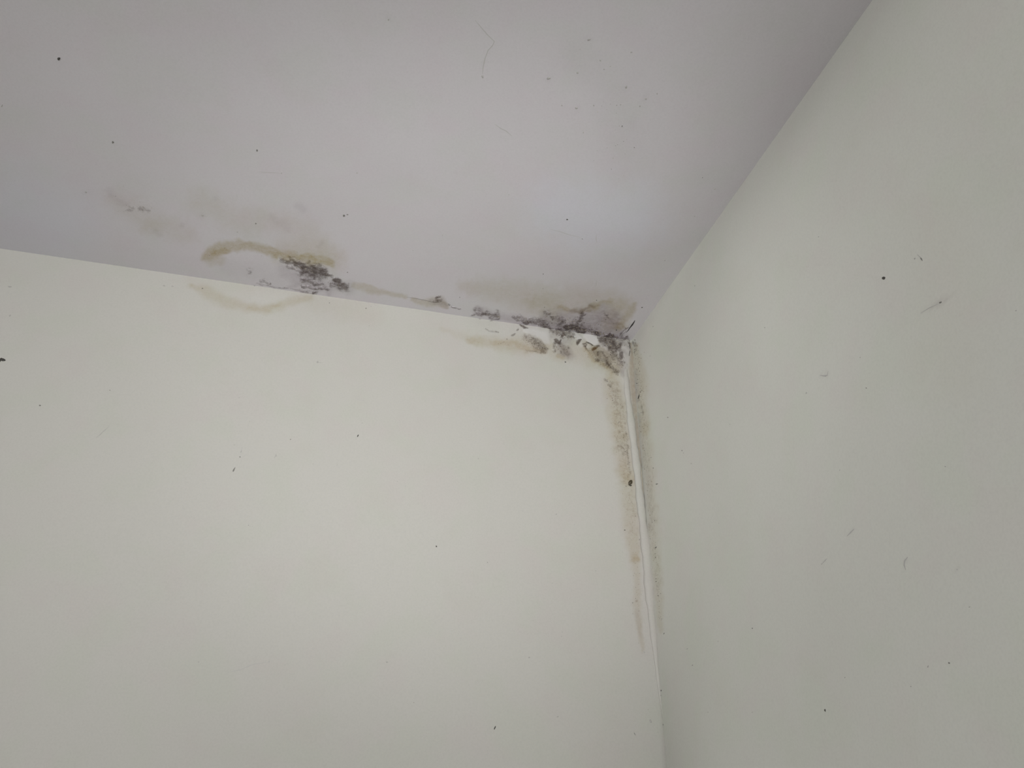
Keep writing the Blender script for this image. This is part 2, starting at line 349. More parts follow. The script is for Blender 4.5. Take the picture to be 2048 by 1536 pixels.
# ------------------------------------------------------------------ materials
def paint_material(name, base, rough=0.72, tan=(.68, .55, .32)):
    """emulsion paint; painted-on marks come from the mesh attributes, their grain from noise"""
    m = bpy.data.materials.new(name)
    m.use_nodes = True
    nt = m.node_tree
    N, K = nt.nodes, nt.links
    bs = N['Principled BSDF']
    bs.inputs['Roughness'].default_value = rough
    bs.inputs['Specular IOR Level'].default_value = 0.25
    tc = N.new('ShaderNodeTexCoord')

    def noise(scale, detail=4, rough_=0.6, off=0.0):
        n = N.new('ShaderNodeTexNoise')
        n.inputs['Scale'].default_value = scale
        n.inputs['Detail'].default_value = detail
        n.inputs['Roughness'].default_value = rough_
        if off:
            mp = N.new('ShaderNodeVectorMath')
            mp.operation = 'ADD'
            mp.inputs[1].default_value = (off, off * 1.7, -off)
            K.new(tc.outputs['Object'], mp.inputs[0])
            K.new(mp.outputs[0], n.inputs['Vector'])
        else:
            K.new(tc.outputs['Object'], n.inputs['Vector'])
        return n.outputs['Fac']

    def math_(op, a, b, c=None, clamp=False):
        n = N.new('ShaderNodeMath')
        n.operation = op
        n.use_clamp = clamp
        for i, v in enumerate((a, b, c)):
            if v is None:
                continue
            if isinstance(v, (int, float)):
                n.inputs[i].default_value = v
            else:
                K.new(v, n.inputs[i])
        return n.outputs[0]

    def maprange(v, a, b, c=0.0, d=1.0):
        n = N.new('ShaderNodeMapRange')
        n.interpolation_type = 'SMOOTHSTEP'
        K.new(v, n.inputs[0])
        for i, x in enumerate((a, b, c, d)):
            n.inputs[i + 1].default_value = x
        return n.outputs[0]

    def mul(col, fac, rgb):
        n = N.new('ShaderNodeMix')
        n.data_type = 'RGBA'
        n.blend_type = 'MULTIPLY'
        n.clamp_factor = True
        K.new(fac, n.inputs[0])
        K.new(col, n.inputs[6])
        n.inputs[7].default_value = (*rgb, 1)
        return n.outputs[2]

    def attr(nm):
        a = N.new('ShaderNodeAttribute')
        a.attribute_name = nm
        return a.outputs['Fac']

    rgb = N.new('ShaderNodeRGB')
    rgb.outputs[0].default_value = (*base, 1)
    col = rgb.outputs[0]
    # faint unevenness of an old white coat: greenish and pinkish clouds, fine grain
    col = mul(col, maprange(noise(26, 3, .55, 3.1), .46, .66, 0, .5), (.965, 1.0, .955))
    col = mul(col, maprange(noise(30, 3, .55, 9.4), .46, .66, 0, .5), (1.0, .965, .985))
    col = mul(col, maprange(noise(700, 3, .7, 1.3), .35, .75, 0, 1), (.955, .955, .955))
    n_mid, n_fine = noise(240, 5, .68), noise(900, 3, .7, 5.5)
    n_big = noise(110, 4, .6, 2.2)
    # tan stain
    t = math_('MULTIPLY', attr('tan'), math_('MULTIPLY_ADD', n_mid, .9, .32), None)
    t = math_('MULTIPLY', t, math_('MULTIPLY_ADD', n_fine, .7, .88), None)
    t = math_('MULTIPLY', t, math_('MULTIPLY_ADD', n_big, .8, .60), None, True)
    col = mul(col, t, tan)
    # violet-grey bloom
    v = math_('MULTIPLY', attr('bloom'), math_('MULTIPLY_ADD', n_mid, 1.1, .45), None, True)
    col = mul(col, v, (.50, .45, .47))
    # blue-white touch-up paint; at the far left it stands in for light
    col = mul(col, attr('touchup_and_light'), (1.02, 1.08, 1.16))
    # bare plaster
    n = N.new('ShaderNodeMix')
    n.data_type = 'RGBA'
    n.clamp_factor = True
    K.new(math_('MULTIPLY', attr('pale'), math_('MULTIPLY_ADD', n_mid, .6, .7), None, True), n.inputs[0])
    K.new(col, n.inputs[6])
    n.inputs[7].default_value = (.51, .50, .485, 1)
    col = n.outputs[2]
    # rust
    r = math_('MULTIPLY', attr('rust'), math_('MULTIPLY_ADD', n_mid, .8, .55), None, True)
    col = mul(col, r, (.26, .15, .055))
    # mould: mask broken up by the grain
    k = attr('mould')
    gate = math_('MULTIPLY', k, 4.0, None, True)
    g = math_('ADD', math_('MULTIPLY', n_mid, 1.3, None), math_('MULTIPLY', n_fine, .75, None), None)
    g = math_('MULTIPLY_ADD', n_big, .5, g)
    g = math_('MULTIPLY_ADD', k, .75, g)
    mk = math_('MULTIPLY', maprange(g, 1.26, 2.08), gate, None, True)
    col = mul(col, mk, (.24, .205, .19))
    K.new(col, bs.inputs['Base Color'])
    # relief: roller texture, rougher where mould grows
    bump = N.new('ShaderNodeBump')
    bump.inputs['Distance'].default_value = 0.0006
    bump.inputs['Strength'].default_value = 0.35
    hgt = math_('ADD', math_('MULTIPLY', noise(420, 3, .6, 7.7), .35, None), math_('MULTIPLY', mk, .15, None), None)
    K.new(hgt, bump.inputs['Height'])
    K.new(bump.outputs[0], bs.inputs['Normal'])
    return m


def flat_material(name, rgb, rough=0.6, var=0.35, scale=1500):
    m = bpy.data.materials.new(name)
    m.use_nodes = True
    nt = m.node_tree
    bs = nt.nodes['Principled BSDF']
    bs.inputs['Roughness'].default_value = rough
    tc = nt.nodes.new('ShaderNodeTexCoord')
    n = nt.nodes.new('ShaderNodeTexNoise')
    n.inputs['Scale'].default_value = scale
    nt.links.new(tc.outputs['Object'], n.inputs['Vector'])
    r = nt.nodes.new('ShaderNodeValToRGB')
    r.color_ramp.elements[0].position = .3
    r.color_ramp.elements[1].position = .7
    r.color_ramp.elements[0].color = (*[c * (1 - var) for c in rgb], 1)
    r.color_ramp.elements[1].color = (*[c * (1 + var) for c in rgb], 1)
    nt.links.new(n.outputs['Fac'], r.inputs[0])
    nt.links.new(r.outputs[0], bs.inputs['Base Color'])
    return m


MAT = {'c': paint_material('ceiling_paint', (.533, .513, .530), tan=(.64, .555, .325)),
       'b': paint_material('back_wall_paint', (.459, .450, .416)),
       'r': paint_material('right_wall_paint', (.600, .602, .553)),
       'floor': flat_material('floor_concrete', (.42, .40, .37), .8, .15, 30)}


# ------------------------------------------------------------------ surfaces
def axis(*segs):
    """segs: (end distance, step); distances from the corner, growing"""
    out, a = [0.0], 0.0
    for end, step in segs:
        n = max(1, int(round((end - a) / step)))
        out += list(a + (end - a) * (np.arange(1, n + 1) / n))
        a = end
    return np.array(out)


def shade_swell(x, x0):
    # bulge shaped to shade a joint: rises straight from the joint, crest (1) at x0, dies out beyond
    return x / x0 * np.exp(.5 * (1 - (x / x0) ** 2))


def build_surface(s):
    if s == 'c':      # u: along -x, v: along -y
        U = axis((.14, .0006), (.46, .001), (.80, .004), (3.2, .15))
        V = axis((.075, .0006), (.17, .0012), (.55, .004), (3.6, .15))
    elif s == 'b':    # u: along -x, v: along -z
        U = axis((.06, .0006), (.16, .0008), (.42, .0016), (.80, .004), (3.2, .15))
        V = axis((.065, .0006), (.36, .0015), (.50, .004), (2.5, .15))
    else:             # u: along -y, v: along -z
        U = axis((.05, .0008), (.42, .003), (3.6, .15))
        V = axis((.08, .0012), (.36, .0018), (.60, .005), (2.5, .15))
    u, v = np.meshgrid(U, V, indexing='ij')
    nu, nv = u.shape
    u, v = u.ravel(), v.ravel()
    P = np.zeros((len(u), 3))
    if s == 'c':
        P[:, 0], P[:, 1], P[:, 2] = -u, -v, H
    elif s == 'b':
        P[:, 0], P[:, 2] = -u, H - v
    else:
        P[:, 1], P[:, 2] = -u, H - v
    ch, X, Y = masks(s, P)
    nrm = {'c': np.array([0, 0, -1.]), 'b': np.array([0, -1., 0]), 'r': np.array([-1., 0, 0])}[s]
    # hand-laid plaster is never flat
    k = np.minimum(1, np.minimum(u, v) / .03)
    h = 0.0016 * vnoise(u, v, .16, 5) * k + 0.0006 * vnoise(u, v, .05, 6) * k
    crust = np.clip((ch['M'] - .3) * 1.5, 0, 1)
    h += 0.0003 * crust * (0.6 + 1.6 * vnoise(u, v, .0026, 7)) + 0.0003 * crust * vnoise(u, v, .0013, 8)
    h += 0.0005 * np.clip(ch['P'], 0, 1) + 0.00035 * np.clip(ch['V'] * 2, 0, 1) * (vnoise(u, v, .005, 9) + .3)
    if s == 'c':
        # ceiling bulge added so its slope darkens towards the right wall
        h += 0.0100 * shade_swell(u, .080) * smooth((v - .02) / .16)
    elif s == 'r':
        h += 0.0085 * shade_swell(v, .070) * smooth((u - .05) / .17)  # added bulge, its slope shades the wall under the ceiling joint
        h += 0.0095 * shade_swell(u, .080) * smooth((v - .22) / .24)  # another, shading the wall towards the lower vertical corner
    else:
        h += 0.0010 * np.exp(-(v / .012) ** 2) * smooth(u / .05) * (1 - smooth((u - .30) / .1)) * (.5 + vnoise(u, v, .03, 3))
    # lumpy filler right in the corner
    if s == 'b':
        h += 0.0150 * shade_swell(u, .090) * smooth((v - .20) / .26)  # not filler: bulge added to shade the wall beside the lower corner
        bump = np.exp(-((u - .010) / .013) ** 2 - ((v - .018) / .022) ** 2)
        h += 0.0035 * bump * (1 + 0.8 * vnoise(u, v, .006, 4))
    P += nrm * h[:, None]
    idx = np.arange(nu * nv).reshape(nu, nv)
    q = np.stack([idx[:-1, :-1], idx[1:, :-1], idx[1:, 1:], idx[:-1, 1:]], -1).reshape(-1, 4)
    # winding so that the normal looks into the room
    a, b, c = P[q[0, 0]], P[q[0, 1]], P[q[0, 2]]
    if np.cross(b - a, c - b) @ nrm < 0:
        q = q[:, ::-1].copy()
    return dict(P=P, q=q, ch=ch, X=X, Y=Y, nrm=nrm)


NAMES = {'T': 'tan', 'V': 'bloom', 'M': 'mould', 'P': 'pale', 'R': 'rust', 'B': 'touchup_and_light'}


def mesh_from(name, S, faces, mat, lift=None, parent=None):
    used, inv = np.unique(faces.ravel(), return_inverse=True)
    P = S['P'][used]
    if lift is not None:
        P = P + S['nrm'] * lift[used][:, None]
    f = inv.reshape(-1, 4)
    me = bpy.data.meshes.new(name)
    me.vertices.add(len(P))
    me.vertices.foreach_set('co', P.astype(np.float32).ravel())
    me.loops.add(f.size)
    me.loops.foreach_set('vertex_index', f.astype(np.int32).ravel())
    me.polygons.add(len(f))
    me.polygons.foreach_set('loop_start', (np.arange(len(f)) * 4).astype(np.int32))
    me.polygons.foreach_set('loop_total', np.full(len(f), 4, np.int32))
    me.update(calc_edges=True)
    me.polygons.foreach_set('use_smooth', np.ones(len(f), bool))
    for k, nm in NAMES.items():
        if S['ch'][k].max() > 0:
            a = me.attributes.new(nm, 'FLOAT', 'POINT')
            a.data.foreach_set('value', S['ch'][k][used].astype(np.float32))
    me.materials.append(mat)
    me.validate()
    o = bpy.data.objects.new(name, me)
    COL.objects.link(o)
    if parent:
        o.parent = parent
    return o


def tag(o, label=None, cat=None, group=None, kind=None):
    for k, v in (('label', label), ('category', cat), ('group', group), ('kind', kind)):
        if v:
            o[k] = v
    return o


# mould crusts: (surface, box in photo pixels, label)
CRUST = [
    ('c', (548, 505, 712, 600), 'dark grey-violet mould patch on the ceiling beside the ring-shaped water stain'),
    ('c', (490, 530, 548, 580), 'small faint grey mould smudge at the ceiling edge under the ring stain'),
    ('c', (855, 585, 925, 622), 'thin broken line of mould with an olive smudge on the ceiling edge'),
    ('c', (935, 608, 1015, 650), 'short dark mould streak on the ceiling edge between line smudge and corner'),
    ('c', (1016, 615, 1275, 712), 'largest grey-black mould patch on the ceiling, running into the room corner'),
    ('b', (1090, 655, 1155, 715), 'rounded clump of mottled grey mould on the back wall just under the joint'),
    ('b', (1156, 660, 1275, 755), 'darkest mould crust in the corner at the top of the back wall'),
    ('b', (1030, 645, 1089, 712), 'tan-grey mottled mould on the back wall at the left of the bare plaster'),
]
# stained paint film, parts of the surface it sits on
STAIN = [
    ('c', (395, 478, 690, 535), 'yellow-brown ring-shaped water stain'),
    ('c', (900, 550, 1290, 690), 'broad tan water stain with a rusty edge'),
    ('c', (700, 562, 900, 625), 'narrow olive stain along the ceiling edge'),
    ('b', (370, 565, 640, 635), 'pale yellow crescent water stain'),
    ('b', (900, 650, 1240, 755), 'tan water stain under the ceiling joint'),
    ('b', (1180, 755, 1320, 1310), 'tan vertical stain beside the corner bead'),
    ('r', (1255, 690, 1340, 1270), 'olive vertical stain beside the corner bead'),
]


def make_surface(s, name):
    S = build_surface(s)
    q = S['q']
    fx, fy = S['X'][q].mean(1), S['Y'][q].mean(1)
    fm, ft = S['ch']['M'][q].mean(1), np.maximum(S['ch']['T'][q].mean(1), S['ch']['R'][q].mean(1))
    fp = S['ch']['P'][q].mean(1)
    free = np.ones(len(q), bool)
    crusts = []
    for t, (x0, y0, x1, y1), label in CRUST:
        if t != s:
            continue
        thr = .18 if 'faint' in label else .26
        m = free & (fx > x0) & (fx < x1) & (fy > y0) & (fy < y1) & (fm > thr)
        if m.any():
            crusts.append((q[m], label, thr))
            free &= ~m
    root_faces = []
    if s == 'b':
        m = free & (fp > .42) & (fx > 1030) & (fy < 720)
        root_faces.append(('bare_plaster', q[m], 'bare white plaster where the paint has flaked'))
        free &= ~m
    for t, (x0, y0, x1, y1), label in STAIN:
        if t != s:
            continue
        thr = .10 if 'crescent' in label or 'vertical' in label else .17
        m = free & (fx > x0) & (fx < x1) & (fy > y0) & (fy < y1) & (ft > thr)
        root_faces.append(('water_stain', q[m], label))
        free &= ~m
    root = mesh_from(name, S, q[free], MAT[s])
    tag(root, kind='structure')
    for nm, f, label in root_faces:
        if len(f):
            tag(mesh_from(nm, S, f, MAT[s], parent=root), label)
    for f, label, thr in crusts:
        # the crust stands proud in its middle and runs out to nothing at its rim
        lift = 0.00035 * smooth((S['ch']['M'] - thr - .04) / .3)
        tag(mesh_from('mould_patch', S, f, MAT[s], lift=lift), label, 'mould')
    return root


ceiling = make_surface('c', 'ceiling')
wall_back = make_surface('b', 'wall_back')
wall_right = make_surface('r', 'wall_right')
tag(ceiling, 'old off-white ceiling with a lavender cast and water stains')
tag(wall_back, 'cream painted wall below the stained ceiling joint')
tag(wall_right, 'greenish-white painted wall right of the corner bead')
me = bpy.data.meshes.new('floor')
me.from_pydata([(-3.2, 0, 0), (0, 0, 0), (0, -3.6, 0), (-3.2, -3.6, 0)], [], [(0, 3, 2, 1)])
me.materials.append(MAT['floor'])
floor = bpy.data.objects.new('floor', me)
COL.objects.link(floor)
tag(floor, kind='structure')


# ------------------------------------------------------------------ caulk bead down the vertical corner
def bead():
    # (photo x, y of the bead's middle, half width in mm)
    pts = [(1250, 690, 2.4), (1250, 725, 2.7), (1252, 755, 2.7), (1254, 785, 2.8), (1259, 820, 3.4), (1263, 855, 3.7),
           (1269, 900, 3.7), (1275, 950, 3.6), (1280, 1000, 3.6), (1286, 1050, 3.9), (1292, 1100, 4.3), (1296, 1150, 4.3),
           (1300, 1200, 4.0), (1306, 1260, 3.0), (1313, 1330, 1.8), (1321, 1400, 1.0), (1326, 1440, .5)]
    ctr = [hit(x, y, 'b') for x, y, w in pts]
    ws = [p[2] * .001 for p in pts]
    n = 140
    tt = np.linspace(0, len(pts) - 1, n)
    C = np.array([[np.interp(t, range(len(pts)), [c[k] for c in ctr]) for k in range(3)] for t in tt])
    W = np.interp(tt, range(len(pts)), ws)
    m = 20
    V, F = [], []
    for i in range(n):
        z = C[i, 2]
        w = W[i] * (1 + .10 * math.sin(z * 160) + .06 * math.sin(z * 410 + 1))
        for j in range(m):
            a = 2 * math.pi * j / m
            jig = 1 + .03 * math.sin(z * 900 + j)
            V.append((C[i, 0] + w * 1.0 * math.cos(a) * jig, -0.0004 + w * .60 * math.sin(a) * jig, z))
    for i in range(n - 1):
        for j in range(m):
            F.append((i * m + j, (i + 1) * m + j, (i + 1) * m + (j + 1) % m, i * m + (j + 1) % m))
    F.append(tuple(range(m)))
    F.append(tuple((n - 1) * m + j for j in reversed(range(m))))
    me = bpy.data.meshes.new('trim_1')
    me.from_pydata(V, [], F)
    for p in me.polygons:
        p.use_smooth = True
    a = me.attributes.new('bloom', 'FLOAT', 'POINT')
    P = np.array(V)
    X, Y = sheet(P)
    a.data.foreach_set('value', (.30 * (1 - smooth((Y - 720) / 60))).astype(np.float32))
    me.materials.append(paint_material('caulk', (.445, .436, .400), .65))
    o = bpy.data.objects.new('trim_1', me)
    COL.objects.link(o)
    return tag(o, 'wavy off-white caulk bead down the vertical corner', kind='structure')


bead()

# ------------------------------------------------------------------ dirt, cracks, insects
NRM = {'c': Vector((0, 0, -1)), 'b': Vector((0, -1, 0)), 'r': Vector((-1, 0, 0))}
ROOT = {'c': ceiling, 'b': wall_back, 'r': wall_right}
OFF = .0004


def frame(px, py, ang, s):
    """surface point and in-plane axes: a = along the direction drawn at angle ang (deg, y down) in the photo"""
    p = Vector(hit(px, py, s))
    t = math.radians(ang)
    a = Vector(hit(px + math.cos(t) * 4, py + math.sin(t) * 4, s)) - p
    b = Vector(hit(px - math.sin(t) * 4, py + math.cos(t) * 4, s)) - p
    return p, a / 4, b / 4            # vectors per photo pixel


from mathutils.bvhtree import BVHTree
_bvh = {}


def surf_offset(p, s):
    """how far the real (uneven) surface stands off its plane at p"""
    if s not in _bvh:
        obs = [ROOT[s]] + list(ROOT[s].children) + [o for o in COL.objects if o.name.startswith('mould_patch')]
        V, F = [], []
        for o in obs:
            n0 = len(V)
            vv = np.empty(len(o.data.vertices) * 3, np.float32)
            o.data.vertices.foreach_get('co', vv)
            vv = vv.reshape(-1, 3)
            ax = AX[s][0]
            if o.name.startswith('mould_patch') and abs(np.median(vv[:, ax]) - AX[s][1]) > .01:
                continue
            V += [tuple(x) for x in vv.tolist()]
            ff = np.empty(len(o.data.loops), np.int32)
            o.data.loops.foreach_get('vertex_index', ff)
            F += [tuple(x) for x in (ff.reshape(-1, 4) + n0).tolist()]
        _bvh[s] = BVHTree.FromPolygons(V, F)
    r = _bvh[s].ray_cast(p + NRM[s] * .05, -NRM[s], .1)
    return (r[0] - p).dot(NRM[s]) if r[0] else 0.0


def blob(name, px, py, length, width, ang, s, mat, thick=.5, shape=1.0, seed=0, parent=None, segs=10, rings=4):
    """flattened grain lying on the surface; length and width in photo pixels"""
    rnd = random.Random(seed * 31 + int(px * 7 + py * 13))
    p, a, b = frame(px, py, ang, s)
    n = NRM[s]
    p = p + n * (surf_offset(p, s) - .00005)
    hgt = thick * width * 0.5 * b.length
    V, F = [], []
    ph = [rnd.uniform(0, 6.28) for _ in range(3)]
    for r in range(rings):
        el = math.pi / 2 * r / rings
        for j in range(segs):
            t = 2 * math.pi * j / segs
            k = 1 + shape * (.12 * math.sin(2 * t + ph[0]) + .10 * math.sin(3 * t + ph[1]) + .05 * rnd.uniform(-1, 1))
            x = math.cos(t) * math.cos(el) * k * length / 2
            y = math.sin(t) * math.cos(el) * k * width / 2
            y *= 1 - .35 * shape * (x / (length / 2))
            V.append(a * x + b * y + n * (math.sin(el) * hgt))
    V.append(n * hgt)
    for r in range(rings - 1):
        for j in range(segs):
            F.append((r * segs + j, r * segs + (j + 1) % segs, (r + 1) * segs + (j + 1) % segs, (r + 1) * segs + j))
    for j in range(segs):
        F.append(((rings - 1) * segs + j, (rings - 1) * segs + (j + 1) % segs, rings * segs))
    F.append(tuple(reversed(range(segs))))
    me = bpy.data.meshes.new(name)
    me.from_pydata([tuple(v) for v in V], [], F)
    for q in me.polygons:
        q.use_smooth = True
    me.materials.append(mat)
    o = bpy.data.objects.new(name, me)
    o.location = p
    COL.objects.link(o)
    if parent:
        o.parent = parent
    return o


def strand(name, pts, w, s, mat, parent=None, thick=.6):
    """thin thread or crack along photo points; w = half width in pixels (list or number)"""
    V, F = [], []
    m = 6
    P = []
    for i, (x, y) in enumerate(pts):
        p = Vector(hit(x, y, s))
        P.append(p + NRM[s] * (surf_offset(p, s) + .00002))
    n = len(P)
    base = P[0].copy()
    for i in range(n):
        d = (P[min(i + 1, n - 1)] - P[max(i - 1, 0)]).normalized()
        side = d.cross(NRM[s]).normalized()
        f = w[i] if isinstance(w, (list, tuple)) else w * (.35 if i in (0, n - 1) else 1)
        r = f * .0005
        for j in range(m):
            t = 2 * math.pi * j / m
            V.append(P[i] - base + side * (r * math.cos(t)) + NRM[s] * (r * thick * math.sin(t)))
    for i in range(n - 1):
        for j in range(m):
            F.append((i * m + j, i * m + (j + 1) % m, (i + 1) * m + (j + 1) % m, (i + 1) * m + j))
    F.append(tuple(reversed(range(m))))
    F.append(tuple((n - 1) * m + j for j in range(m)))
    me = bpy.data.meshes.new(name)
    me.from_pydata([tuple(v) for v in V], [], F)
    me.materials.append(mat)
    o = bpy.data.objects.new(name, me)
    o.location = base
    COL.objects.link(o)
    if parent:
        o.parent = parent
    return o


D1 = flat_material('dirt_black', (.045, .042, .036), .6)
D2 = flat_material('dirt_grey', (.17, .165, .15), .8)
D3 = flat_material('dirt_pale', (.37, .36, .34), .9, .12)
D4 = flat_material('dirt_brown', (.13, .095, .055), .8)
CRK = flat_material('crack_dark', (.03, .028, .026), .95)
THR = flat_material('thread_grey', (.42, .41, .395), .9, .05)

# bits of dirt large enough to point at: (surface, x, y, length, width, angle, material, label)
BIG = [
    ('c', 117.5, 118, 6.5, 6, 70, D1, 'black dirt speck on the ceiling, nearest the top left of the photo'),
    ('c', 226, 284, 5, 4, 10, D2, 'small grey speck on the bare ceiling between the black speck and ring stain'),
    ('c', 514, 301, 4.5, 3.5, 80, D2, 'small grey speck on the ceiling above the yellow ring stain'),
    ('c', 965, 153, 6, 4, 70, D3, 'pale grey speck at the lower end of a long faint hair on the ceiling'),
    ('c', 688, 431, 5, 4, -10, D2, 'larger of two grey specks side by side on the ceiling right of the ring stain'),
    ('c', 695, 429, 4, 2, 10, D2, 'thinner of two grey specks side by side on the ceiling right of the ring stain'),
    ('c', 1134, 425, 3.4, 2.8, 0, D1, 'tiny black speck in the bluish touched-up area of the ceiling'),
    ('r', 1773, 557, 7.5, 6, -50, D1, 'round black speck on the right wall, darkest mark there'),
    ('r', 1847, 518, 10, 3, 60, D2, 'short slanting grey fibre on the right wall above the smear'),
    ('r', 1882, 605, 6, 3.6, -35, D2, 'grey speck in the middle of a faint slanting smear on the right wall'),
    ('r', 1652, 1421, 5.5, 3, 70, D1, 'small dark sliver low on the right wall'),
    ('r', 1897, 1326, 4, 4, 0, D2, 'round grey dot low on the right wall near the photo edge'),
    ('r', 1278, 793, 9, 2.2, -78, D1, 'thin black sliver on the right wall close to the caulk bead'),
    ('b', 468, 939, 10, 3, -60, D2, 'dark slanting scratch-like fleck on the back wall, thickest at its foot'),
    ('b', 716, 871, 5.5, 2.4, -60, D1, 'short black fleck alone in the middle of the back wall'),
    ('b', 482, 903, 7, 2.2, -70, D3, 'faint upright fleck just above the dark slanting fleck'),
    ('b', 985, 1458, 9, 2.6, -65, D1, 'dark spindle-shaped fleck near the bottom of the back wall'),
    ('b', 873, 1092.5, 3.2, 3, 0, D1, 'round black pinprick on the open lower back wall'),
    ('b', 1299, 1443, 8, 4.5, 50, D3, 'soft grey speck low beside the vertical corner'),
    ('b', 1265, 1469, 7, 1.8, 55, D2, 'thin curved grey fleck low down left of the vertical corner'),
    ('b', 1131, 724, 3, 2.6, 0, D1, 'black pinprick on the wall right under the grey mould clump'),
]
for i, (s, x, y, l, w, a, m, label) in enumerate(BIG):
    tag(blob('dirt_speck', x, y, l, w, a, s, m, thick=.35, seed=i), label, 'speck', 'specks of dirt on the walls and ceiling')

# pinpricks belonging to the painted surfaces
TINY = {
    'c': [(4, 211, 6, D3), (777, 40, 5, D3), (475, 463, 3, D3), (512, 446, 3.6, D2), (405, 430, 5, D3), (1329, 515, 2.5, D2),
          (1403, 343, 3, D2), (1164, 463, 2.8, D2), (1052, 405, 2.2, D3), (1018, 383, 2.5, D3), (1243, 236, 3.6, D2),
          (1267, 277, 3, D2), (1240, 194, 3.2, D3), (1178, 70, 7, D3), (1098, 151, 8, D3), (1153, 206, 6, D3), (1124, 203, 4, D3),
          (1166, 253, 3, D3), (1225, 300, 3, D3), (1251, 159, 6, D3), (1312, 169, 4, D3), (1155, 137, 5, D3), (1200, 110, 4, D3),
          (1086, 574, 2, D2), (1123, 594, 0, D3), (1086.5, 542, 2.6, D1), (1284, 614, 3, D1), (1233, 660, 3, D1), (1193, 598, 3, D2),
          (919.5, 594.5, 2.6, D2), (1089, 614, 2.4, D2), (843, 541, 2, D3), (839, 519.5, 2.4, D3), (885, 468.5, 2.6, D3), (826, 500, 2.4, D3),
          (1220, 194, 3, D3), (1187, 199, 4, D3), (1230, 275, 3, D3), (1236, 340, 2.5, D3), (695, 544, 2.6, D2), (1175, 574, 2.2, D3),
          (1388, 425, 3, D3), (1428, 371, 4, D3), (958, 470, 0, D3), (714, 346, 3, D3), (563, 346, 3, D3), (172, 384, 4, D3),
          (1208, 127, 4, D3), (1220, 120, 3, D3), (1262, 90, 4, D3), (1278, 195, 4, D3), (1160, 90, 3, D3), (1290, 180, 5, D3)],
    'b': [(635, 724, 5, D3), (220, 781, 3, D2), (80, 811, 4, D2), (328, 572, 5, D3), (20, 574, 6, D3), (480, 914, 3.5, D2),
          (552, 912, 4, D3), (581, 879, 2.6, D1), (499, 843, 2.5, D3), (469, 890, 3.2, D3), (967, 857, 2.2, D3), (957, 917, 3.5, D3),
          (975, 1125, 2.8, D2), (795, 963, 3, D3), (811, 972, 3, D3), (497, 1050, 2.2, D2), (505, 1053, 2.4, D3), (497, 1058, 2.2, D3),
          (538, 1323, 3.4, D3), (505, 1329, 2.4, D3), (397, 1324, 3.6, D3), (570, 1330, 3, D3), (827, 1406, 2.8, D2), (825, 1379, 2.4, D2),
          (1055, 1318, 4, D3), (774, 1325, 5, D3), (739, 1469, 2.4, D3), (1104, 1167, 3, D3), (1046, 1022, 2.6, D3), (1113, 1028, 2.2, D2),
          (1149, 1049, 2.2, D3), (1250, 1060, 3, D1), (1279, 1079, 3, D2), (1276, 1287, 2.2, D2), (1287, 1305, 4, D3), (1265, 1206, 3, D2),
          (1279, 1147, 2.4, D2), (1269, 1189, 2.4, D3), (1282, 1189, 2.6, D3), (1191, 1142, 3, D3), (1187, 1017, 2.6, D3), (1245, 1104, 3, D3),
          (1265, 1228, 2.6, D2), (405, 577, 3.5, D2), (509, 572, 3, D2), (509, 584, 0, D3), (659, 606, 2.6, D2), (732, 617, 3.4, D2),
          (742, 613, 3, D3), (20, 632, 5, D3), (345, 573, 4, D3), (738, 652, 3, D3), (1122, 1266, 3, D3), (1108, 1437, 5, D3),
          (1015, 1340, 0, D3), (1225, 801, 2.6, D2), (1215, 763, 2.4, D2), (1263, 855, 2.2, D2), (1265, 866, 2.0, D2), (1259, 925, 2.6, D2),
          (1224, 785, 2.6, D3), (1231, 885, 3, D3), (1222, 897, 3, D3), (724, 846, 3, D3), (626, 928, 3, D3), (674, 930, 3, D3), (478, 796, 3, D3),
          (1064, 1243, 2.4, D3), (1120, 1275, 3, D3), (960, 1266, 2.2, D3), (1294, 1420, 3, D3), (1315, 1465, 3, D3), (1310, 1385, 0, D3)],
    'r': [(1655, 477, 2.8, D2), (1541, 657, 2.6, D2), (1732, 776, 4, D2), (1721, 715, 4, D3), (1653, 752, 4, D3), (1614, 786, 4, D3),
          (1462, 849, 2.6, D3), (1382, 927, 2.8, D3), (1530, 869, 2, D3), (1437, 1046, 2.4, D2), (1508, 1257, 3.2, D1), (1429, 1180, 2.2, D2),
          (1443, 1283, 2.2, D3), (1329, 1267, 3, D1), (1323, 1381, 3.6, D2), (1322, 1391, 2.6, D1), (1327, 1449, 4, D3), (1321, 1187, 2.4, D2),
          (1380, 1298, 3, D3), (1889, 933, 4, D3), (1677, 940, 3, D3), (2030, 621, 4, D3), (1835, 518, 5, D3), (1398, 573, 3, D3),
          (1393, 1331, 4, D3), (1855, 1333, 5, D3), (1690, 1355, 4, D3), (1514, 1425, 3, D3), (1641, 1128, 3, D3), (1913, 1139, 4, D3),
          (1938, 1214, 5, D3), (1821, 1373, 4, D3), (1336, 835, 4, D3), (1306, 936, 3, D2), (1302, 915, 3, D3), (1364, 901, 2.6, D2),
          (1367, 906, 2.4, D3), (1283, 825, 2.4, D2), (1281, 843, 2.4, D3), (1274, 767, 3, D2), (1269, 704, 3, D2), (1265, 716, 2.5, D3),
          (1270, 680, 3, D1), (1311, 1095, 4, D2), (1313, 968, 4, D2), (1306, 653, 2.6, D3), (1300, 712, 2.4, D3), (1319, 1137, 2.2, D3),
          (1430, 1425, 3, D3), (1347, 1325, 0, D3), (1394, 1335, 0, D3)],
}
